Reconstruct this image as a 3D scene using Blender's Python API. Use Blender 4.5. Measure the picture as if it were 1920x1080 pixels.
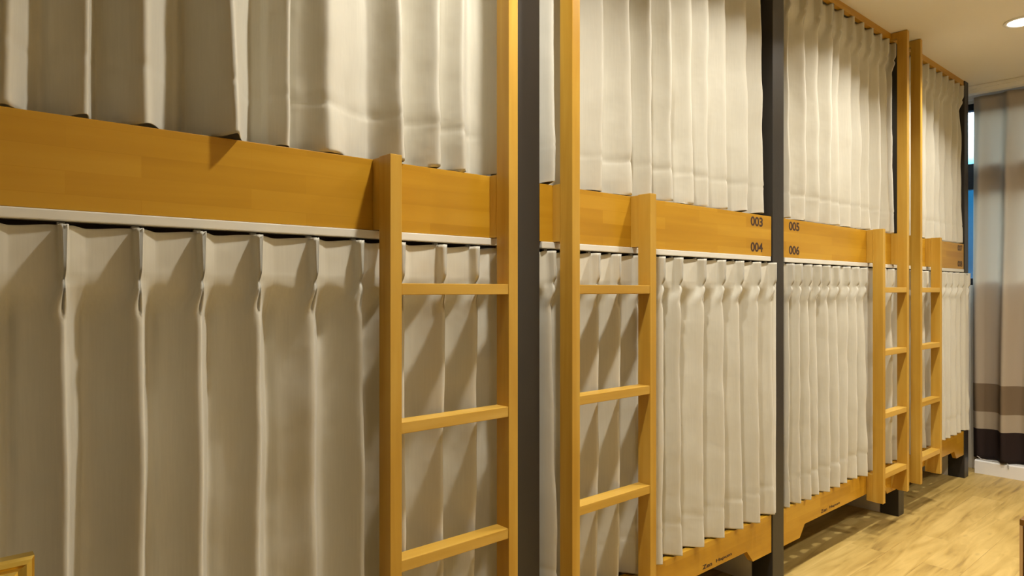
import bpy, bmesh, math, random
from mathutils import Vector, noise

for o in list(bpy.data.objects):
    bpy.data.objects.remove(o, do_unlink=True)
S = bpy.context.scene
COL = S.collection

# ------------------------------------------------------------------ camera
EYE = 1.182
cd = bpy.data.cameras.new('camera')
cd.sensor_width = 36.0
cd.lens = 24.04
cd.shift_y = 5 / 1920
cd.clip_start = 0.02
cam = bpy.data.objects.new('camera', cd)
COL.objects.link(cam)
cam.location = (0, 0, EYE)
cam.rotation_euler = (math.radians(90), 0, -math.atan2(0.661, 0.750))
S.camera = cam

# ------------------------------------------------------------------ world (dusk sky outside the window)
W = bpy.data.worlds.new('dusk_sky')
S.world = W
W.use_nodes = True
nt = W.node_tree
nt.nodes.clear()
wo = nt.nodes.new('ShaderNodeOutputWorld')
bg = nt.nodes.new('ShaderNodeBackground')
tc = nt.nodes.new('ShaderNodeTexCoord')
sp = nt.nodes.new('ShaderNodeSeparateXYZ')
rp = nt.nodes.new('ShaderNodeValToRGB')
nt.links.new(tc.outputs['Generated'], sp.inputs[0])
nt.links.new(sp.outputs['Z'], rp.inputs[0])
e = rp.color_ramp.elements
e[0].position = 0.0;  e[0].color = (0.004, 0.01, 0.02, 1)
e[1].position = 1.0;  e[1].color = (0.02, 0.05, 0.10, 1)
for p, c in ((0.03, (0.0006, 0.006, 0.014, 1)), (0.13, (0.001, 0.0125, 0.028, 1)), (0.155, (0.03, 0.13, 0.21, 1)), (0.21, (0.60, 0.80, 1.0, 1)), (0.42, (0.6, 0.78, 1.0, 1)), (0.6, (0.08, 0.15, 0.3, 1))):
    n = e.new(p); n.color = c
nt.links.new(rp.outputs[0], bg.inputs[0])
bg.inputs[1].default_value = 17.0
nt.links.new(bg.outputs[0], wo.inputs[0])

# ------------------------------------------------------------------ exposure
S.view_settings.view_transform = 'Standard'
S.view_settings.look = 'None'
S.view_settings.gamma = 1.0
S.view_settings.use_curve_mapping = False
S.view_settings.exposure = 0.0

# ceiling downlights along the row, then added unseen fill lamps: x, y, watts
LAMPS = [(1.05, 0.86, 15.5), (2.07, 0.86, 12), (3.09, 0.86, 12.5), (4.10, 0.86, 13), (3.09, -0.60, 13), (4.10, -0.60, 19), (0.55, -0.60, 6)]
LAMP_COL = (1.0, 0.958, 0.875)

# ------------------------------------------------------------------ dimensions
D = 1.35            # front plane of the bunk row
CEIL = 2.505
BT, BB = 1.475, 1.317    # guard board top / bottom
ST, SB = 0.297, 0.197    # side board top / bottom
BAYS = [(-0.058, 1.196), (1.291, 2.556), (2.654, 3.876), (3.960, 4.981)]
POSTS = [(-0.15, -0.062), (1.200, 1.287), (2.560, 2.650), (3.880, 3.956), (4.985, 5.062)]
BACKY = 3.0
ENDX = 5.32

# ------------------------------------------------------------------ materials
def mat(name):
    m = bpy.data.materials.new(name)
    m.use_nodes = True
    t = m.node_tree
    b = t.nodes['Principled BSDF']
    return m, t, b

def N(t, kind, **kw):
    n = t.nodes.new(kind)
    for k, v in kw.items():
        setattr(n, k, v)
    return n

def plain(name, col, rough=0.5, metal=0.0, bump=0.0, bscale=200, spec=0.5):
    m, t, b = mat(name)
    b.inputs['Base Color'].default_value = (*col, 1)
    b.inputs['Roughness'].default_value = rough
    b.inputs['Metallic'].default_value = metal
    b.inputs['Specular IOR Level'].default_value = spec
    tc = N(t, 'ShaderNodeTexCoord')
    no = N(t, 'ShaderNodeTexNoise'); no.inputs['Scale'].default_value = bscale
    t.links.new(tc.outputs['Object'], no.inputs['Vector'])
    if bump:
        bu = N(t, 'ShaderNodeBump'); bu.inputs['Strength'].default_value = bump; bu.inputs['Distance'].default_value = 0.002
        t.links.new(no.outputs['Fac'], bu.inputs['Height'])
        t.links.new(bu.outputs[0], b.inputs['Normal'])
    return m

def wood(name, axis, c1, c2, c3, staves=False, rough=0.38):
    """grain runs along axis; colours dark, mid, light"""
    m, t, b = mat(name)
    tc = N(t, 'ShaderNodeTexCoord')
    oi = N(t, 'ShaderNodeObjectInfo')
    ad = N(t, 'ShaderNodeVectorMath', operation='MULTIPLY_ADD')
    ad.inputs[1].default_value = (1, 1, 1)
    geo = N(t, 'ShaderNodeNewGeometry')
    mp = N(t, 'ShaderNodeMapping')
    sc = [28, 28, 28]; sc[axis] = 1.6
    mp.inputs['Scale'].default_value = sc
    t.links.new(geo.outputs['Position'], mp.inputs['Vector'])
    n1 = N(t, 'ShaderNodeTexNoise'); n1.inputs['Scale'].default_value = 1.0; n1.inputs['Detail'].default_value = 6
    n1.inputs['Distortion'].default_value = 0.6
    t.links.new(mp.outputs[0], n1.inputs['Vector'])
    mp2 = N(t, 'ShaderNodeMapping')
    sc2 = [9, 9, 9]; sc2[axis] = 2.2
    mp2.inputs['Scale'].default_value = sc2
    t.links.new(geo.outputs['Position'], mp2.inputs['Vector'])
    n2 = N(t, 'ShaderNodeTexNoise'); n2.inputs['Scale'].default_value = 1.0; n2.inputs['Detail'].default_value = 3
    t.links.new(mp2.outputs[0], n2.inputs['Vector'])
    mx = N(t, 'ShaderNodeMath', operation='MULTIPLY_ADD')
    mx.inputs[1].default_value = 0.55
    mh = N(t, 'ShaderNodeMath', operation='MULTIPLY'); mh.inputs[1].default_value = 0.45
    t.links.new(n2.outputs['Fac'], mh.inputs[0])
    t.links.new(n1.outputs['Fac'], mx.inputs[0])
    t.links.new(mh.outputs[0], mx.inputs[2])
    rp = N(t, 'ShaderNodeValToRGB')
    e = rp.color_ramp.elements
    e[0].position = 0.32; e[0].color = (*c1, 1)
    e[1].position = 0.68; e[1].color = (*c3, 1)
    k = e.new(0.5); k.color = (*c2, 1)
    fac = mx.outputs[0]
    if staves:
        # finger-jointed laminate: long thin blocks of slightly different tone
        sp = N(t, 'ShaderNodeSeparateXYZ'); t.links.new(geo.outputs['Position'], sp.inputs[0])
        cb = N(t, 'ShaderNodeCombineXYZ')
        t.links.new(sp.outputs['X'], cb.inputs['X']); t.links.new(sp.outputs['Z'], cb.inputs['Y'])
        br = N(t, 'ShaderNodeTexBrick')
        br.offset = 0.37; br.squash = 1.0
        br.inputs['Color1'].default_value = (0.28, 0.28, 0.28, 1)
        br.inputs['Color2'].default_value = (0.70, 0.70, 0.70, 1)
        br.inputs['Mortar'].default_value = (0.40, 0.40, 0.40, 1)
        br.inputs['Scale'].default_value = 1.0
        br.inputs['Mortar Size'].default_value = 0.0006
        br.inputs['Brick Width'].default_value = 0.31
        br.inputs['Row Height'].default_value = 0.0395
        t.links.new(cb.outputs[0], br.inputs['Vector'])
        mm = N(t, 'ShaderNodeMix'); mm.data_type = 'FLOAT'
        mm.inputs[0].default_value = 0.42
        t.links.new(mx.outputs[0], mm.inputs[2])
        t.links.new(br.outputs['Color'], mm.inputs[3])
        fac = mm.outputs[0]
    t.links.new(fac, rp.inputs[0])
    t.links.new(rp.outputs[0], b.inputs['Base Color'])
    b.inputs['Roughness'].default_value = rough
    b.inputs['Specular IOR Level'].default_value = 0.35
    bu = N(t, 'ShaderNodeBump'); bu.inputs['Strength'].default_value = 0.08; bu.inputs['Distance'].default_value = 0.001
    t.links.new(n1.outputs['Fac'], bu.inputs['Height'])
    t.links.new(bu.outputs[0], b.inputs['Normal'])
    return m

M = {}
M['board'] = wood('honey_laminated_board', 0, (0.39, 0.188, 0.008), (0.49, 0.252, 0.016), (0.565, 0.315, 0.030), staves=True, rough=0.33)
M['ladder_z'] = wood('honey_beech_upright', 2, (0.43, 0.225, 0.022), (0.53, 0.305, 0.042), (0.60, 0.375, 0.070))
M['ladder_x'] = wood('honey_beech_rung', 0, (0.46, 0.252, 0.030), (0.55, 0.325, 0.052), (0.62, 0.385, 0.08))
M['brown_wood'] = wood('brown_cabinet_wood', 2, (0.13, 0.058, 0.008), (0.165, 0.076, 0.011), (0.20, 0.095, 0.015))
M['edge_wood'] = plain('pale_edge_wood', (0.55, 0.36, 0.16), 0.45)

def cloth(name, col, rough=0.62, sheen=0.25):
    m, t, b = mat(name)
    tc = N(t, 'ShaderNodeTexCoord')
    # woven thread tone
    mp = N(t, 'ShaderNodeMapping'); mp.inputs['Scale'].default_value = (260, 260, 12)
    t.links.new(tc.outputs['Object'], mp.inputs['Vector'])
    n1 = N(t, 'ShaderNodeTexNoise'); n1.inputs['Scale'].default_value = 1.0; n1.inputs['Detail'].default_value = 3
    t.links.new(mp.outputs[0], n1.inputs['Vector'])
    rp = N(t, 'ShaderNodeValToRGB')
    rp.color_ramp.elements[0].position = 0.25; rp.color_ramp.elements[0].color = tuple(c * 0.97 for c in col) + (1,)
    rp.color_ramp.elements[1].position = 0.75; rp.color_ramp.elements[1].color = tuple(min(1, c * 1.03) for c in col) + (1,)
    t.links.new(n1.outputs['Fac'], rp.inputs[0])
    t.links.new(rp.outputs[0], b.inputs['Base Color'])
    b.inputs['Roughness'].default_value = rough
    b.inputs['Specular IOR Level'].default_value = 0.3
    b.inputs['Sheen Weight'].default_value = sheen
    b.inputs['Sheen Roughness'].default_value = 0.4
    # soft crumples
    n2 = N(t, 'ShaderNodeTexNoise'); n2.inputs['Scale'].default_value = 14; n2.inputs['Detail'].default_value = 2
    t.links.new(tc.outputs['Object'], n2.inputs['Vector'])
    bu = N(t, 'ShaderNodeBump'); bu.inputs['Strength'].default_value = 0.25; bu.inputs['Distance'].default_value = 0.01
    t.links.new(n2.outputs['Fac'], bu.inputs['Height'])
    bu2 = N(t, 'ShaderNodeBump'); bu2.inputs['Strength'].default_value = 0.03; bu2.inputs['Distance'].default_value = 0.001
    t.links.new(n1.outputs['Fac'], bu2.inputs['Height'])
    t.links.new(bu.outputs[0], bu2.inputs['Normal'])
    t.links.new(bu2.outputs[0], b.inputs['Normal'])
    return m
M['cloth'] = cloth('cream_blackout_cloth', (0.592, 0.562, 0.468))

def window_cloth():
    m, t, b = mat('banded_window_cloth')
    geo = N(t, 'ShaderNodeNewGeometry')
    sp = N(t, 'ShaderNodeSeparateXYZ'); t.links.new(geo.outputs['Position'], sp.inputs[0])
    rp = N(t, 'ShaderNodeValToRGB'); rp.color_ramp.interpolation = 'CONSTANT'
    e = rp.color_ramp.elements
    e[0].position = 0; e[0].color = (0.055, 0.036, 0.032, 1)
    e[1].position = 0.284 / 2.6; e[1].color = (0.66, 0.57, 0.44, 1)
    k = e.new(0.388 / 2.6); k.color = (0.34, 0.25, 0.16, 1)
    k = e.new(0.574 / 2.6); k.color = (0.66, 0.575, 0.46, 1)
    ma = N(t, 'ShaderNodeMath', operation='DIVIDE'); ma.inputs[1].default_value = 2.6
    t.links.new(sp.outputs['Z'], ma.inputs[0]); t.links.new(ma.outputs[0], rp.inputs[0])
    t.links.new(rp.outputs[0], b.inputs['Base Color'])
    b.inputs['Roughness'].default_value = 0.7
    b.inputs['Specular IOR Level'].default_value = 0.2
    tr = N(t, 'ShaderNodeBsdfTranslucent'); t.links.new(rp.outputs[0], tr.inputs['Color'])
    mx = N(t, 'ShaderNodeMixShader'); mx.inputs[0].default_value = 0.5
    out = t.nodes['Material Output']
    t.links.new(b.outputs[0], mx.inputs[1]); t.links.new(tr.outputs[0], mx.inputs[2])
    t.links.new(mx.outputs[0], out.inputs['Surface'])
    return m
M['wcloth'] = window_cloth()

def floor_mat():
    m, t, b = mat('pale_oak_planks')
    geo = N(t, 'ShaderNodeNewGeometry')
    br = N(t, 'ShaderNodeTexBrick')
    br.offset = 0.41
    br.inputs['Color1'].default_value = (0.30, 0.30, 0.30, 1)
    br.inputs['Color2'].default_value = (0.72, 0.72, 0.72, 1)
    br.inputs['Mortar'].default_value = (0.2, 0.2, 0.2, 1)
    br.inputs['Scale'].default_value = 1.0
    br.inputs['Mortar Size'].default_value = 0.0009
    br.inputs['Brick Width'].default_value = 0.92
    br.inputs['Row Height'].default_value = 0.15
    t.links.new(geo.outputs['Position'], br.inputs['Vector'])
    mp = N(t, 'ShaderNodeMapping'); mp.inputs['Scale'].default_value = (2.4, 20, 1)
    ad = N(t, 'ShaderNodeVectorMath', operation='ADD')
    sc = N(t, 'ShaderNodeVectorMath', operation='SCALE'); sc.inputs['Scale'].default_value = 7.0
    t.links.new(br.outputs['Color'], sc.inputs[0])
    t.links.new(geo.outputs['Position'], ad.inputs[0]); t.links.new(sc.outputs[0], ad.inputs[1])
    t.links.new(ad.outputs[0], mp.inputs['Vector'])
    n1 = N(t, 'ShaderNodeTexNoise'); n1.inputs['Scale'].default_value = 1; n1.inputs['Detail'].default_value = 7; n1.inputs['Distortion'].default_value = 1.1
    t.links.new(mp.outputs[0], n1.inputs['Vector'])
    mp2 = N(t, 'ShaderNodeMapping'); mp2.inputs['Scale'].default_value = (2.2, 7, 1)
    t.links.new(ad.outputs[0], mp2.inputs['Vector'])
    n2 = N(t, 'ShaderNodeTexNoise'); n2.inputs['Scale'].default_value = 1; n2.inputs['Detail'].default_value = 3
    t.links.new(mp2.outputs[0], n2.inputs['Vector'])
    m1 = N(t, 'ShaderNodeMath', operation='MULTIPLY_ADD'); m1.inputs[1].default_value = 0.55
    m2 = N(t, 'ShaderNodeMath', operation='MULTIPLY_ADD'); m2.inputs[1].default_value = 0.36
    m3 = N(t, 'ShaderNodeMath', operation='MULTIPLY'); m3.inputs[1].default_value = 0.18
    t.links.new(br.outputs['Color'], m3.inputs[0])
    t.links.new(n2.outputs['Fac'], m2.inputs[0]); t.links.new(m3.outputs[0], m2.inputs[2])
    t.links.new(n1.outputs['Fac'], m1.inputs[0]); t.links.new(m2.outputs[0], m1.inputs[2])
    rp = N(t, 'ShaderNodeValToRGB')
    e = rp.color_ramp.elements
    e[0].position = 0.36; e[0].color = (0.21, 0.125, 0.033, 1)
    e[1].position = 0.66; e[1].color = (0.62, 0.435, 0.145, 1)
    k = e.new(0.50); k.color = (0.47, 0.315, 0.09, 1)
    t.links.new(m1.outputs[0], rp.inputs[0])
    # small dark knots
    mp3 = N(t, 'ShaderNodeMapping'); mp3.inputs['Scale'].default_value = (4.5, 12, 1)
    t.links.new(ad.outputs[0], mp3.inputs['Vector'])
    vo = N(t, 'ShaderNodeTexVoronoi'); vo.inputs['Scale'].default_value = 1
    t.links.new(mp3.outputs[0], vo.inputs['Vector'])
    kr = N(t, 'ShaderNodeValToRGB')
    kr.color_ramp.elements[0].position = 0.05; kr.color_ramp.elements[0].color = (0.35, 0.35, 0.35, 1)
    kr.color_ramp.elements[1].position = 0.13; kr.color_ramp.elements[1].color = (1, 1, 1, 1)
    t.links.new(vo.outputs['Distance'], kr.inputs[0])
    mu = N(t, 'ShaderNodeMix'); mu.data_type = 'RGBA'; mu.blend_type = 'MULTIPLY'; mu.inputs[0].default_value = 0.25
    t.links.new(rp.outputs[0], mu.inputs[6]); t.links.new(kr.outputs[0], mu.inputs[7])
    t.links.new(mu.outputs[2], b.inputs['Base Color'])
    b.inputs['Roughness'].default_value = 0.42
    b.inputs['Specular IOR Level'].default_value = 0.4
    bu = N(t, 'ShaderNodeBump'); bu.inputs['Strength'].default_value = 0.12; bu.inputs['Distance'].default_value = 0.001
    t.links.new(n1.outputs['Fac'], bu.inputs['Height']); t.links.new(bu.outputs[0], b.inputs['Normal'])
    return m
M['floor'] = floor_mat()
M['ceiling'] = plain('cream_ceiling_paint', (0.80, 0.75, 0.65), 0.85, bump=0.05, bscale=150)
M['wall'] = plain('cream_wall_paint', (0.74, 0.69, 0.58), 0.85, bump=0.05, bscale=150)
M['white'] = plain('white_panel', (0.66, 0.61, 0.53), 0.5)
M['rail'] = plain('white_plastic_rail', (0.72, 0.69, 0.60), 0.28)
M['hook'] = plain('grey_plastic_hook', (0.55, 0.52, 0.45), 0.35)
M['black_post'] = plain('dark_brown_black_paint', (0.027, 0.023, 0.019), 0.42, bump=0.15, bscale=60)
M['black'] = plain('black_frame_paint', (0.008, 0.008, 0.010), 0.4)
M['ink'] = plain('dark_brown_ink', (0.045, 0.018, 0.008), 0.6)
M['gold'] = plain('polished_gold', (0.90, 0.68, 0.17), 0.26, metal=1.0, bump=0.2, bscale=35)
M['picture'] = plain('dull_brown_panel', (0.09, 0.06, 0.05), 0.25)
M['chrome'] = plain('brushed_steel', (0.6, 0.58, 0.55), 0.3, metal=1.0)
M['trim'] = plain('white_trim_paint', (0.84, 0.82, 0.78), 0.4)
M['cord'] = plain('pale_grey_cord', (0.45, 0.42, 0.37), 0.6)
M['deck'] = plain('dark_plywood', (0.10, 0.06, 0.03), 0.7)

def emis(name, col, s):
    m, t, b = mat(name)
    b.inputs['Base Color'].default_value = (*col, 1)
    b.inputs['Emission Color'].default_value = (*col, 1)
    b.inputs['Emission Strength'].default_value = s
    return m
M['lens'] = emis('glowing_lamp_lens', (1.0, 0.95, 0.85), 7.0)

def glass():
    m, t, b = mat('window_glass')
    t.nodes.remove(b)
    tr = N(t, 'ShaderNodeBsdfTransparent'); tr.inputs[0].default_value = (0.93, 0.97, 0.98, 1)
    gl = N(t, 'ShaderNodeBsdfGlossy'); gl.inputs['Roughness'].default_value = 0.02
    mx = N(t, 'ShaderNodeMixShader'); mx.inputs[0].default_value = 0.06
    t.links.new(tr.outputs[0], mx.inputs[1]); t.links.new(gl.outputs[0], mx.inputs[2])
    t.links.new(mx.outputs[0], t.nodes['Material Output'].inputs['Surface'])
    return m
M['glass'] = glass()

# ------------------------------------------------------------------ mesh helpers (coordinates given in the room's frame)
def box(bm, x0, x1, y0, y1, z0, z1, bev=0.0):
    r = bmesh.ops.create_cube(bm, size=1.0)
    vs = r['verts']
    for v in vs:
        v.co = Vector((x0 + (v.co.x + .5) * (x1 - x0), y0 + (v.co.y + .5) * (y1 - y0), z0 + (v.co.z + .5) * (z1 - z0)))
    if bev:
        es = list({e for v in vs for e in v.link_edges})
        bmesh.ops.bevel(bm, geom=es, offset=bev, segments=2, profile=0.6, affect='EDGES', clamp_overlap=True)

def cyl(bm, p0, p1, r, seg=16, r2=None):
    p0, p1 = Vector(p0), Vector(p1)
    d = p1 - p0
    res = bmesh.ops.create_cone(bm, cap_ends=True, segments=seg, radius1=r, radius2=r if r2 is None else r2, depth=d.length)
    q = Vector((0, 0, 1)).rotation_difference(d.normalized())
    for v in res['verts']:
        v.co = q @ v.co + (p0 + p1) / 2

def tube(bm, pts, r, seg=8):
    rings = []
    for i, p in enumerate(pts):
        p = Vector(p)
        a = Vector(pts[max(i - 1, 0)]); b = Vector(pts[min(i + 1, len(pts) - 1)])
        d = (b - a).normalized()
        u = d.orthogonal().normalized()
        if rings:
            u = (lastu - d * lastu.dot(d)).normalized()
        lastu = u
        w = d.cross(u)
        rings.append([bm.verts.new(p + r * (math.cos(k * 2 * math.pi / seg) * u + math.sin(k * 2 * math.pi / seg) * w)) for k in range(seg)])
    for a, b in zip(rings, rings[1:]):
        for k in range(seg):
            bm.faces.new((a[k], a[(k + 1) % seg], b[(k + 1) % seg], b[k]))
    bm.faces.new(rings[0][::-1]); bm.faces.new(rings[-1])

def prism_xz(bm, poly, y0, y1, bev=0.0):
    """poly of (x,z) extruded from y0 to y1"""
    a = [bm.verts.new((x, y0, z)) for x, z in poly]
    b = [bm.verts.new((x, y1, z)) for x, z in poly]
    n = len(poly)
    bm.faces.new(a); bm.faces.new(b[::-1])
    for i in range(n):
        bm.faces.new((a[i], b[i], b[(i + 1) % n], a[(i + 1) % n]))
    bmesh.ops.recalc_face_normals(bm, faces=bm.faces[:])

def obj(name, bm, m, parent=None, origin=None, smooth=False):
    """one mesh object; vertices given in room coordinates, moved to the frame of its thing"""
    o_ = Vector(origin) if origin is not None else (Vector(parent['_org']) if parent is not None else Vector((0, 0, 0)))
    for v in bm.verts:
        v.co -= o_
    me = bpy.data.meshes.new(name)
    bm.normal_update()
    bm.to_mesh(me); bm.free()
    me.materials.append(m)
    if smooth:
        for p in me.polygons:
            p.use_smooth = True
    o = bpy.data.objects.new(name, me)
    COL.objects.link(o)
    if parent is not None:
        o.parent = parent
    else:
        o.location = o_
    o['_org'] = tuple(o_)
    return o

def tag(o, label, cat, group=None):
    o['label'] = label; o['category'] = cat
    if group:
        o['group'] = group
    return o

def thing(name, label, cat, loc, group=None):
    o = bpy.data.objects.new(name, None)
    o.empty_display_size = 0.1
    COL.objects.link(o)
    o.location = loc
    o['_org'] = tuple(loc)
    return tag(o, label, cat, group)

def struct(name, bm, m, parent=None):
    o = obj(name, bm, m, parent)
    if parent is None:
        o['kind'] = 'structure'
    return o

# ------------------------------------------------------------------ the room shell
X0, YR = -1.6, -1.3
bm = bmesh.new(); box(bm, X0, ENDX + .15, YR - .1, BACKY + .1, -0.1, 0.0); struct('floor', bm, M['floor'])
bm = bmesh.new(); box(bm, X0, ENDX + .15, YR - .1, BACKY + .1, CEIL, CEIL + 0.1); struct('ceiling', bm, M['ceiling'])
bm = bmesh.new(); box(bm, X0, ENDX + .15, BACKY, BACKY + .1, 0, CEIL); struct('wall_left', bm, M['wall'])
bm = bmesh.new(); box(bm, X0, ENDX + .15, YR - .1, YR, 0, CEIL); struct('wall_right', bm, M['wall'])
bm = bmesh.new(); box(bm, X0 - .1, X0, YR - .1, BACKY + .1, 0, CEIL); struct('wall_front', bm, M['wall'])
# end wall with its window opening
WY0, WY1, WZ0, WZ1 = -0.95, 1.62, 1.22, 2.43
bm = bmesh.new()
box(bm, ENDX, ENDX + .15, YR, BACKY, 0, WZ0)
box(bm, ENDX, ENDX + .15, YR, BACKY, WZ1, CEIL)
box(bm, ENDX, ENDX + .15, YR, WY0, WZ0, WZ1)
box(bm, ENDX, ENDX + .15, WY1, BACKY, WZ0, WZ1)
struct('wall_back', bm, M['wall'])
bm = bmesh.new()
f = 0.045
xa, xb = ENDX + .005, ENDX + .065
box(bm, xa, xb, WY0, WY1, WZ0, WZ0 + f, .003)
box(bm, xa, xb, WY0, WY1, WZ1 - f, WZ1, .003)
box(bm, xa, xb, WY0, WY0 + f, WZ0 + f, WZ1 - f, .003)
box(bm, xa, xb, WY1 - f, WY1, WZ0 + f, WZ1 - f, .003)
box(bm, xa, xb, WY0 + f, WY1 - f, 1.86, 2.03, .003)
box(bm, xa, xb, 0.32, 0.37, WZ0 + f, WZ1 - f, .003)
win = struct('window_1', bm, M['black'])
for za, zb in ((WZ0 + f, 1.86), (2.03, WZ1 - f)):
    for ya, yb in ((WY0 + f, .32), (.37, WY1 - f)):
        bm = bmesh.new(); box(bm, xa + .026, xa + .032, ya, yb, za, zb)
        obj('pane', bm, M['glass'], win)
# low white curb under the window and the white track housing at the ceiling
bm = bmesh.new()
prism_pts = [(5.19, 0), (ENDX, 0), (ENDX, .085), (5.198, .085), (5.19, .078)]
prism_xz(bm, prism_pts, YR, 1.345)
struct('baseboard_back', bm, M['trim'])
bm = bmesh.new()
box(bm, ENDX - .02, ENDX, YR, 1.62, CEIL - .055, CEIL, .003)
struct('trim_1', bm, M['trim'])

# ------------------------------------------------------------------ bunk beds
def side_board_poly(x0, x1):
    t, c = 0.235, 0.045
    z0 = 0.148
    return [(x0, ST), (x0, z0), (x0 + t - c - .05, z0), (x0 + t - .05, SB), (x1 - t + .05, SB), (x1 - t + c + .05, z0), (x1, z0), (x1, ST)]

def text_mesh(body, height, width):
    c = bpy.data.curves.new('lettering', 'FONT')
    c.body = body
    c.extrude = 0.0004
    c.offset = 0.028
    c.resolution_u = 6
    c.align_x = 'LEFT'
    tmp = bpy.data.objects.new('lettering', c)
    COL.objects.link(tmp)
    dg = bpy.context.evaluated_depsgraph_get()
    me = bpy.data.meshes.new_from_object(tmp.evaluated_get(dg))
    bpy.data.objects.remove(tmp, do_unlink=True)
    xs = [v.co.x for v in me.vertices]; ys = [v.co.y for v in me.vertices]
    sx = width / (max(xs) - min(xs)); sy = height / (max(ys) - min(ys))
    mx_, my_ = min(xs), min(ys)
    for v in me.vertices:
        v.co.x = (v.co.x - mx_) * sx; v.co.y = (v.co.y - my_) * sy
    return me

def put_text(name, body, x, z, h, w, parent, y=D, label=None):
    me = text_mesh(body, h, w)
    org = Vector(parent['_org'])
    for v in me.vertices:
        v.co = Vector((x + v.co.x, y - .0001 + -v.co.z, z + v.co.y)) - org
    me.materials.append(M['ink'])
    o = bpy.data.objects.new(name, me)
    COL.objects.link(o); o.parent = parent
    if label:
        o['label'] = label
    return o

BUNK_LABELS = [
    'nearest bunk bay at left with honey wood boards, before the first dark post',
    'bunk bay numbered 003 and 004, honey wood boards between two dark posts',
    'bunk bay numbered 005 and 006, honey wood boards right of the middle dark post',
    'farthest bunk bay with shaded board, beside the window curtain',
]
NUM = [None, ('003', '004', 2.399), ('005', '006', 2.700), ('007', '008', 4.862)]
for i, (a, b) in enumerate(BAYS):
    t = thing('bunk_bed', BUNK_LABELS[i], 'bunk bed', ((a + b) / 2, D, 0), 'bunk bays along the left side')
    bm = bmesh.new(); box(bm, a, b, D, D + .02, BB, BT, .0012)
    gb = obj('guard_board', bm, M['board'], t)
    if NUM[i]:
        u, l, x = NUM[i]
        put_text('bunk_number', u, x, 1.4295, .0362, .090, gb, label='dark printed number ' + u)
        put_text('bunk_number', l, x, 1.331, .0362, .090, gb, label='dark printed number ' + l)
    bm = bmesh.new(); prism_xz(bm, side_board_poly(a, b), D, D + .022)
    sb = obj('side_board', bm, M['board'], t)
    if i in (1, 2):
        x = 2.075 if i == 1 else 2.99
        put_text('lettering', 'Zen', x, .208, .015, .06, sb, label='tiny dark script, first word')
        put_text('lettering', 'Hapum', x + .085, .208, .015, .105, sb, label='tiny dark script, second word')
    bm = bmesh.new(); box(bm, a, b, 1.407, BACKY - .005, 1.299, BB, .001); obj('upper_deck', bm, M['deck'], t)
    bm = bmesh.new(); box(bm, a, b, 1.407, BACKY - .005, .245, .285, .001); obj('lower_deck', bm, M['deck'], t)
    for z0, z1 in ((1.299, BB), (.245, .285)):   # battens that carry the boards
        for xa_ in (a, b - .03):
            bm = bmesh.new(); box(bm, xa_, xa_ + .03, D + .022, 1.407, z0, z1 - .002)
            obj('batten', bm, M['deck'], t)

POST_LABELS = [
    'dark square post at the near left end of the row',
    'dark square post between the two tall ladder uprights nearest the camera',
    'dark square post between numbers 004 and 006',
    'dark square post hidden behind the far pair of ladders, black foot showing',
    'dark square post at the far end of the row beside the window curtain',
]
for i, (a, b) in enumerate(POSTS):
    bm = bmesh.new(); box(bm, a, b, D - .004, D + .085, 0, CEIL, .0025)
    tag(obj('support_post', bm, M['black_post'], origin=((a + b) / 2, D + .04, 0)), POST_LABELS[i], 'post', 'dark posts between the bunks')
PART_LABELS = [None,
    'white partition panel behind the nearest dark post',
    'white partition panel standing under the bunk behind the middle dark post',
    'white partition panel under the bunk behind the black foot of the far ladders',
    'white partition panel under the farthest bunk end',
]
for i, (a, b) in enumerate(POSTS):
    if i == 0:
        continue
    c = (a + b) / 2
    bm = bmesh.new(); box(bm, a + .004, b - .03, D + .088, BACKY, 0, CEIL, .001)
    tag(obj('partition_panel', bm, M['white'], origin=(c, D + .1, 0)), PART_LABELS[i], 'panel', 'white partitions between the bunks')

# wooden pelmet boards at the ceiling, white curtain rails under the guard boards
PEL = ['wooden pelmet board at the ceiling above the nearest bunk bay', 'wooden pelmet board at the ceiling above bunk 003',
       'wooden pelmet board at the ceiling above bunk 005', 'wooden pelmet board at the ceiling above the farthest bunk']
RAI = ['white curtain rail under the long bare board at left', 'white curtain rail under the board numbered 003 and 004',
       'white curtain rail under the board numbered 005 and 006', 'white curtain rail under the farthest shaded board']
for i, (a, b) in enumerate(BAYS):
    bm = bmesh.new(); box(bm, a, b, D, D + .02, CEIL - .034, CEIL, .001)
    tag(obj('pelmet_board', bm, M['board'], origin=((a + b) / 2, D, CEIL)), PEL[i], 'pelmet', 'pelmet boards at the ceiling')
    bm = bmesh.new()
    box(bm, a + .004, b - .012, D - .005, D + .020, BB - .019, BB - .0006, .0022)
    r = obj('curtain_rail', bm, M['rail'], origin=((a + b) / 2, D, BB))
    tag(r, RAI[i], 'curtain rail', 'white rails over the lower curtains')

# ------------------------------------------------------------------ bunk curtains
def smooth(a, b, x):
    t = max(0.0, min(1.0, (x - a) / (b - a)))
    return t * t * (3 - 2 * t)

HEAD = [(-.5, -.5, -.008), (-.30, -.30, -.010), (-.17, -.115, -.012), (-.13, -.050, -.014), (-.09, -.042, -.030), (-.05, -.036, -.044),
        (-.03, -.020, -.045), (0, 0.002, -.026), (.03, .020, -.045), (.05, .034, -.044), (.09, .040, -.030), (.13, .048, -.014), (.17, .115, -.013),
        (.30, .30, -.011), (.5, .5, -.008)]
def head_profile(phi):
    for (p0, x0, y0), (p1, x1, y1) in zip(HEAD, HEAD[1:]):
        if p0 <= phi <= p1:
            k = (phi - p0) / (p1 - p0)
            return x0 + (x1 - x0) * k, y0 + (y1 - y0) * k
    return phi, -.008

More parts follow.
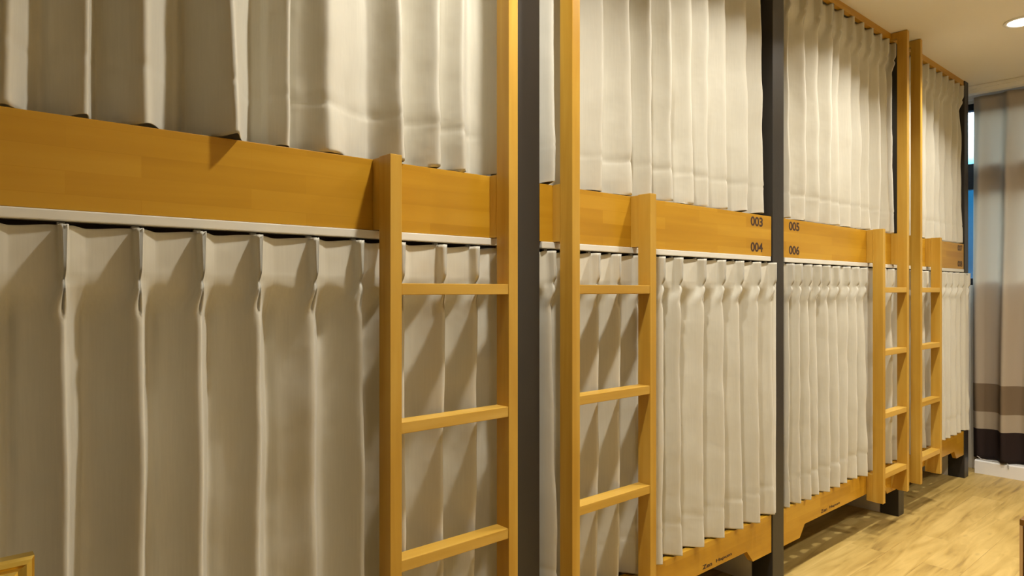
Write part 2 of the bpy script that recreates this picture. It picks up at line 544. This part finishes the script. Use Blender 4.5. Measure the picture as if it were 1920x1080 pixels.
def make_curtain(label, group, x0, x1, crests, ztop, zhem, seed, amp=.038, yc=1.352, keep=(), valley=.30, headh=.09, up=False, fronts=None, valleys=None, front=None):
    rnd = random.Random(seed)
    n = len(crests)
    gaps = [crests[i + 1] - crests[i] for i in range(n - 1)]
    bounds = [x0]
    for i in range(n - 1):
        bounds.append(valleys[i] if valleys else crests[i] + gaps[i] * (valley + rnd.uniform(-.05, .06)))
    bounds.append(x1)
    A = [amp * rnd.uniform(.8, 1.12) for _ in crests]
    sharp = [rnd.uniform(.08, .34) for _ in crests]
    if fronts:
        for k, v in fronts.items():
            A[k] *= v
    ph = [rnd.uniform(0, 6.28) for _ in crests]
    cols = []
    STEPS = 30
    for k in range(n):
        for j in range(STEPS + (1 if k == n - 1 else 0)):
            cols.append((k, -.5 + j / STEPS))
    H = ztop - zhem
    zs = []
    # dense rows in the header, the gather and the hem
    nz = 0
    z = ztop
    while z > zhem + 1e-6:
        zs.append(z)
        d = ztop - z
        if d < .22: z -= .0075
        elif z - zhem < .13: z -= .008
        else: z -= .024
    zs.append(zhem)
    bm = bmesh.new()
    grid = []
    org = ((x0 + x1) / 2, yc, zhem)
    for z in zs:
        w = 1 - smooth(ztop - headh - .075, ztop - headh + .004, z)      # 0 in the header, 1 in the body
        pin = math.exp(-((z - (ztop - headh)) / .012) ** 2)
        low = (ztop - z) / H
        row = []
        for k, phi in cols:
            c = crests[k]; b0 = bounds[k]; b1 = bounds[k + 1]
            sway = .006 * math.sin(2.3 * z + ph[k]) * w * (0.3 + low)
            c_ = c + sway
            # body
            xb = c_ + (phi / .5) * (b1 - c_) if phi > 0 else c_ + (phi / .5) * (c_ - b0)
            s = abs(math.sin(math.pi * phi)); e_ = sharp[k]
            v = (math.sqrt(s * s + e_ * e_) - e_) / (math.sqrt(1 + e_ * e_) - e_)
            a_k = A[k] * (.80 + .25 * low + .10 * math.sin(3.1 * z + 2 * ph[k]))
            yb = a_k * (2 * v ** 0.9 - 1)
            # the two halves of a fold meet the neighbours at a common depth
            yb = yb * (1 - smooth(.38, .5, abs(phi))) + amp * .97 * smooth(.38, .5, abs(phi))
            # header
            hx, hy = head_profile(phi)
            g = min(c - b0, b1 - c) * 2 if min(c - b0, b1 - c) > .03 else .09
            left, right = c - b0, b1 - c
            if abs(phi) <= .17:
                xh = c + hx * .11
            else:
                q = (abs(phi) - .17) / .33
                xh = c + math.copysign(.115 * .11 + q * ((right if phi > 0 else left) - .115 * .11), phi)
            hy = -.012 + (hy + .012) * (1 - .30 * pin)
            # lips close towards the pinch, loose fans just under it
            th = max(0.0, min(1.0, (z - (ztop - headh)) / headh))
            if abs(phi) < .12:
                xh = c + hx * .11 * (.42 + .75 * th)
            fan = math.exp(-((z - (ztop - headh - .034)) / .024) ** 2)
            yb += fan * (.020 * math.exp(-((phi - .005) / .030) ** 2) - .007 * math.exp(-((phi + .085) / .045) ** 2) - .004 * math.exp(-((phi - .07) / .04) ** 2))
            xb += fan * (-.006 * math.exp(-((phi + .085) / .05) ** 2))
            x = xh + (xb - xh) * w
            y = yc + hy + (yb - hy) * w
            # crumples
            nv = noise.noise(Vector((x * 9 + seed * 3.7, z * 5, seed)))
            n2 = noise.noise(Vector((x * 30 + seed, z * 14, 7.1)))
            y += w * (.0075 * nv + .0024 * n2)
            y += .004 * noise.noise(Vector((x * 34, z * 20, seed + 5))) * math.exp(-((z - zhem - .108) / .018) ** 2)
            x += w * .003 * noise.noise(Vector((x * 6, z * 4 + 9, seed + 2)))
            # stitched lines
            if abs(z - (ztop - headh)) < .004: y += .0016
            if abs(z - (zhem + .105)) < .0045: y += .0022
            for xr0, xr1 in keep:                # ladder uprights stand close in front
                if xr0 - .012 < x < xr1 + .012 and y < D - .0255:
                    y = D - .0255
            if front is not None and x > front - .03:     # the loose end hangs in front of the post
                y += (min(y, D - .0095) - y) * smooth(front - .03, front - .006, x)
            zz = z
            if z - zhem < .02:
                zz += (.004 * math.sin(ph[k] + 9 * phi))*(1 - (z - zhem) / .02) if up else .002 * math.sin(ph[k])
                zz = max(zz, zhem)
            if z == zs[0]:
                zz -= .004 * smooth(.17, .5, abs(phi))
            row.append(bm.verts.new((x, y, zz)))
        grid.append(row)
    for r0, r1 in zip(grid, grid[1:]):
        for j in range(len(r0) - 1):
            bm.faces.new((r0[j], r1[j], r1[j + 1], r0[j + 1]))
    t = obj('bunk_curtain', bm, M['cloth'], origin=org, smooth=True)
    so = t.modifiers.new('thickness', 'SOLIDIFY'); so.thickness = .0016; so.offset = 1
    tag(t, label, 'curtain', group)
    # small hooks that carry each pleat on the rail
    for c in crests:
        bm = bmesh.new()
        box(bm, c - .006, c + .006, yc - .004, yc + .004, ztop - .006, ztop + .0055, .001)
        obj('curtain_hook', bm, M['hook'], t)
    return t

L1 = [(.7745, .8035), (1.112, 1.142)]
L2 = [(1.339, 1.369), (1.680, 1.709)]
L3 = [(3.476, 3.505), (3.786, 3.815)]
L4 = [(3.977, 4.006), (4.285, 4.315)]
GU, GL = 'upper bunk curtains', 'lower bunk curtains'
ZU, HU = 2.467, 1.481
ZL, HL = 1.2915, .302
UP = dict(keep=(), up=True, yc=1.388)
LO = dict(keep=L1 + L2 + L3 + L4, yc=1.366)
make_curtain('large cream upper curtain with broad folds above the long bare board at left', GU, -.05, 1.19,
             [-.02, .112, .234, .322, .462, .588, .670, .850, .95, 1.04, 1.15], ZU, HU, 3, amp=.038,
             fronts={4: 1.6, 2: .72, 5: .62, 6: .85}, valleys=[.045, .170, .252, .386, .552, .610, .795, .89, .995, 1.10], **UP)
make_curtain('cream upper curtain above the board numbered 003', GU, 1.295, 2.525,
             [1.345, 1.45, 1.55, 1.682, 1.79, 1.90, 2.018, 2.126, 2.240, 2.373, 2.490], ZU, HU, 5, amp=.036, **UP)
make_curtain('cream upper curtain above the board numbered 005', GU, 2.665, 3.865,
             [2.72, 2.85, 2.985, 3.10, 3.202, 3.32, 3.43, 3.54, 3.65, 3.745, 3.835], ZU, HU, 8, amp=.035, **UP)
make_curtain('narrow cream upper curtain in the far bay next to the window', GU, 3.965, 4.976,
             [4.02, 4.12, 4.22, 4.33, 4.44, 4.55, 4.66, 4.77, 4.87, 4.955], ZU, HU, 11, amp=.034, **UP)
make_curtain('shaded cream lower curtain under the long bare board at left', GL, -.05, 1.19,
             [-.015, .085, .191, .303, .408, .514, .631, .735, .840, .955, 1.055, 1.155], ZL, HL, 21, amp=.036, **LO)
make_curtain('cream lower curtain under the board numbered 004', GL, 1.295, 2.572,
             [1.325, 1.407, 1.504, 1.597, 1.70, 1.818, 1.915, 2.052, 2.175, 2.297, 2.420, 2.540], ZL, HL, 24, amp=.036, front=2.560, **LO)
make_curtain('cream lower curtain under the board numbered 006', GL, 2.66, 3.945,
             [2.685, 2.755, 2.84, 2.93, 3.015, 3.113, 3.222, 3.322, 3.415, 3.53, 3.64, 3.75, 3.865], ZL, HL, 27, amp=.035, front=3.880, **LO)
make_curtain('narrow cream lower curtain in the far bay next to the banded window curtain', GL, 3.965, 5.045,
             [4.04, 4.15, 4.25, 4.355, 4.46, 4.563, 4.665, 4.785, 4.89, 5.005], ZL, HL, 31, amp=.034, front=4.985, **LO)

# ------------------------------------------------------------------ ladders
YF, YB = 1.2735, 1.3205
def ladder(label, left, right, tall):
    """left/right: x spans of the uprights; tall: which one runs up to the ceiling"""
    t = thing('bunk_ladder', label, 'ladder', ((left[0] + right[1]) / 2, (YF + YB) / 2, .165), 'wooden ladders on the bunk row')
    for k, (a, b) in enumerate((left, right)):
        top = CEIL - .002 if k == tall else BT + .002
        bm = bmesh.new(); box(bm, a, b, YF, YB, .165, top, .0014)
        u = obj('upright', bm, M['ladder_z'], t)
        spans = [(.167, ST - .001), (BB, BT)]
        if k == tall:
            spans.append((CEIL - .034, CEIL - .002))
        for z0, z1 in spans:
            bm = bmesh.new(); box(bm, a + .001, b - .001, YB, D - .0006, z0, z1, .0006)
            obj('spacer_block', bm, M['ladder_z'], u)
    for z in (1.198, .895, .594, .305):
        bm = bmesh.new(); box(bm, left[1], right[0], YF + .0015, YB - .001, z - .0255, z, .0016)
        obj('rung', bm, M['ladder_x'], t)
    return t
ladder('nearest honey wood ladder, left of the first dark post, tall right upright', *L1, 1)
ladder('second honey wood ladder, right of the first dark post, tall left upright', *L2, 0)
ladder('third honey wood ladder, first of the far pair, on the bay numbered 005', *L3, 1)
ladder('farthest honey wood ladder of the four, nearest the window', *L4, 0)

# ------------------------------------------------------------------ window curtain
def window_curtain():
    bm = bmesh.new()
    ys = [1.368 - 2.25 * i / 330 for i in range(331)]
    zt, zh = 2.452, .092
    zs = [zt - (zt - zh) * i / 90 for i in range(91)]
    folds = [1.335, 1.185, 1.06, .91, .78, .63, .5, .36, .23, .08, -.05, -.2, -.33, -.47, -.6, -.74]
    grid = []
    for z in zs:
        w = smooth(zt - .05, zt - .45, z)
        row = []
        for y in ys:
            x = 0
            for i, f_ in enumerate(folds):
                wd = .045 + .014 * math.sin(i * 2.7)
                d = (y - f_ - .012 * math.sin(1.7 * z + i)) / wd
                a = (.070 if i == 1 else .042) * (.35 + .65 * w) * (1.0 + .3 * math.sin(i * 1.9))
                a2 = math.exp(-d * d)
                # sharper on the side towards the bunks
                if d > 0: a2 = math.exp(-(d * 1.9) ** 2)
                x -= a * a2
            x += .004 * noise.noise(Vector((y * 7, z * 3, 4)))
            row.append(bm.verts.new((5.262 + x, y, z)))
        grid.append(row)
    for r0, r1 in zip(grid, grid[1:]):
        for j in range(len(r0) - 1):
            bm.faces.new((r0[j], r1[j], r1[j + 1], r0[j + 1]))
    o = obj('window_curtain', bm, M['wcloth'], origin=(5.262, .27, zh), smooth=True)
    so = o.modifiers.new('thickness', 'SOLIDIFY'); so.thickness = .0014
    tag(o, 'long taupe window curtain with white and dark brown bottom bands at the far right', 'curtain')
window_curtain()
t = thing('curtain_track', 'white ceiling curtain track above the banded window curtain', 'curtain track', (5.2, .2, CEIL))
bm = bmesh.new(); box(bm, 5.165, 5.225, -1.25, 1.44, CEIL - .046, CEIL - .001, .003); obj('track_body', bm, M['trim'], t)
bm = bmesh.new(); box(bm, 5.150, 5.164, -1.25, 1.44, CEIL - .022, CEIL - .001, .003); obj('front_lip', bm, M['trim'], t)
# cord lying on the curb at the curtain hem
bm = bmesh.new()
pts = []
for i in range(25):
    k = i / 24
    pts.append((5.205 - .002 * math.sin(k * 9), 1.335 - .155 * k, .0885 + .018 * math.exp(-(k * 9) ** 2) + .003 * math.sin(k * 7) ** 2))
pts += [(5.193, 1.168, .089), (5.1875, 1.163, .081), (5.1865, 1.162, .06)]
tag(obj('loose_cable', (tube(bm, pts, .0032), bm)[1], M['cord'], origin=(5.2, 1.26, .085)),
    'pale grey cable lying on the white curb under the window curtain hem', 'cable')

# ------------------------------------------------------------------ ceiling downlights, plus fill lamps added across the aisle to lift the room
LL = ['round glowing recessed downlight in the ceiling at upper right', 'round downlight above the second ladder, beyond the top of the picture',
      'round downlight above the nearest ladder, beyond the top of the picture']
for k, (x, y, wt) in enumerate(LAMPS):
    lab = {3: LL[0], 1: LL[1], 0: LL[2], 2: 'round downlight above the board numbered 005, beyond the top of the picture',
           4: 'added round fill lamp across the aisle from board 005, outside the picture', 5: 'added round fill lamp opposite the far ladders, outside the picture', 6: 'added round fill lamp near the camera, outside the picture'}[k]
    t = thing('ceiling_downlight', lab, 'ceiling light', (x, y, CEIL), 'round ceiling downlights')
    bm = bmesh.new()
    seg = 48
    prof = [(.062, -.0005), (.078, -.0005), (.080, -.003), (.078, -.006), (.066, -.007), (.062, -.004)]
    rings = [[bm.verts.new((x + r * math.cos(2 * math.pi * s / seg), y + r * math.sin(2 * math.pi * s / seg), CEIL + z)) for s in range(seg)] for r, z in prof]
    for a, b in zip(rings, rings[1:] + rings[:1]):
        for s in range(seg):
            bm.faces.new((a[s], a[(s + 1) % seg], b[(s + 1) % seg], b[s]))
    bmesh.ops.recalc_face_normals(bm, faces=bm.faces[:])
    obj('rim', bm, M['trim'], t, smooth=True)
    bm = bmesh.new(); cyl(bm, (x, y, CEIL - .0035), (x, y, CEIL - .0008), .0625, 48)
    obj('lens', bm, M['lens'], t)
    ld = bpy.data.lights.new('downlight', 'AREA')
    ld.shape = 'DISK'; ld.size = .085; ld.energy = wt; ld.color = LAMP_COL
    ld.spread = math.radians(132)
    lo = bpy.data.objects.new('downlight', ld)
    COL.objects.link(lo); lo.parent = t; lo.location = (0, 0, -.012)

# ------------------------------------------------------------------ gold frame at the lower left, standing on a small side table
FX1, FY, FZ = .112, 1.0, .867
t = thing('picture_frame', 'gold moulded picture frame, its corner at the lower left edge', 'picture frame', (-.13, FY, .49))
fw, fx0, fz0 = .034, -.37, .491
def frame_bar(bm, p0, p1, inward):
    """mitred moulding: profile swept from corner p0 to p1 (x,z)"""
    prof = [(0, .004), (0, -.012), (.003, -.0155), (.008, -.016), (.012, -.012), (.016, -.010), (.021, -.012), (.025, -.0095), (.034, -.002), (.034, .004)]
    d = (Vector(p1) - Vector(p0)).normalized()
    iw = Vector(inward)
    ra, rb = [], []
    for w_, y_ in prof:
        a = Vector(p0) + iw * w_ + d * w_
        b = Vector(p1) + iw * w_ - d * w_
        ra.append(bm.verts.new((a.x, FY + y_, a.y))); rb.append(bm.verts.new((b.x, FY + y_, b.y)))
    for i in range(len(prof)):
        j = (i + 1) % len(prof)
        bm.faces.new((ra[i], rb[i], rb[j], ra[j]))
    bm.faces.new(ra); bm.faces.new(rb[::-1])
    bmesh.ops.recalc_face_normals(bm, faces=bm.faces[:])
cs = [(fx0, fz0), (FX1, fz0), (FX1, FZ), (fx0, FZ)]
for p0, p1, iw in ((cs[0], cs[1], (0, 1)), (cs[1], cs[2], (-1, 0)), (cs[2], cs[3], (0, -1)), (cs[3], cs[0], (1, 0))):
    bm = bmesh.new(); frame_bar(bm, p0, p1, iw); obj('moulding', bm, M['gold'], t)
bm = bmesh.new(); box(bm, fx0 + .03, FX1 - .03, FY - .001, FY + .0035, fz0 + .03, FZ - .03); obj('picture', bm, M['picture'], t)
bm = bmesh.new()
prism = [(-.16, .491), (-.10, .491), (-.115, .78), (-.145, .78)]
prism_xz(bm, prism, FY + .0045, FY + .0075)
obj('back_strut', bm, M['brown_wood'], t)
t = thing('side_table', 'small brown side table under the gold frame, below the picture edge', 'table', (-.13, .98, 0))
bm = bmesh.new(); box(bm, -.42, .16, .83, 1.12, .465, .49, .003); obj('table_top', bm, M['brown_wood'], t)
for x in (-.40, .11):
    for y in (.85, 1.07):
        bm = bmesh.new(); box(bm, x, x + .03, y, y + .03, 0, .465, .002); obj('leg', bm, M['brown_wood'], t)

# ------------------------------------------------------------------ low brown cabinet whose edge enters at the lower right
cx, cy, ch = 2.435, .519, .514
t = thing('low_cabinet', 'low brown wooden cabinet, its edge at the lower right corner of the picture', 'cabinet', (cx + .3, cy - .25, 0))
bm = bmesh.new(); box(bm, cx + .004, cx + .60, cy - .5, cy - .015, .03, ch - .018, .001); obj('body', bm, M['brown_wood'], t)
bm = bmesh.new(); box(bm, cx, cx + .604, cy - .504, cy, ch - .018, ch, .0015); obj('top', bm, M['brown_wood'], t)
bm = bmesh.new(); box(bm, cx + .03, cx + .57, cy - .47, cy - .03, 0, .03); obj('plinth', bm, M['black'], t)
bm = bmesh.new(); box(bm, cx + .0, cx + .004, cy - .008, cy, .03, ch - .018); obj('edge_strip', bm, M['edge_wood'], t)
for k in range(2):
    bm = bmesh.new(); box(bm, cx + .01 + .293 * k, cx + .30 + .293 * k, cy - .0145, cy - .002, .04, ch - .025, .001)
    d = obj('door', bm, M['brown_wood'], t)
    hx = cx + .27 + .06 * k
    bm = bmesh.new(); tube(bm, [(hx, cy - .002, .24), (hx, cy + .018, .24), (hx, cy + .018, .34), (hx, cy - .002, .34)], .004)
    obj('handle', bm, M['chrome'], d)

for o in bpy.data.objects:
    if '_org' in o:
        del o['_org']
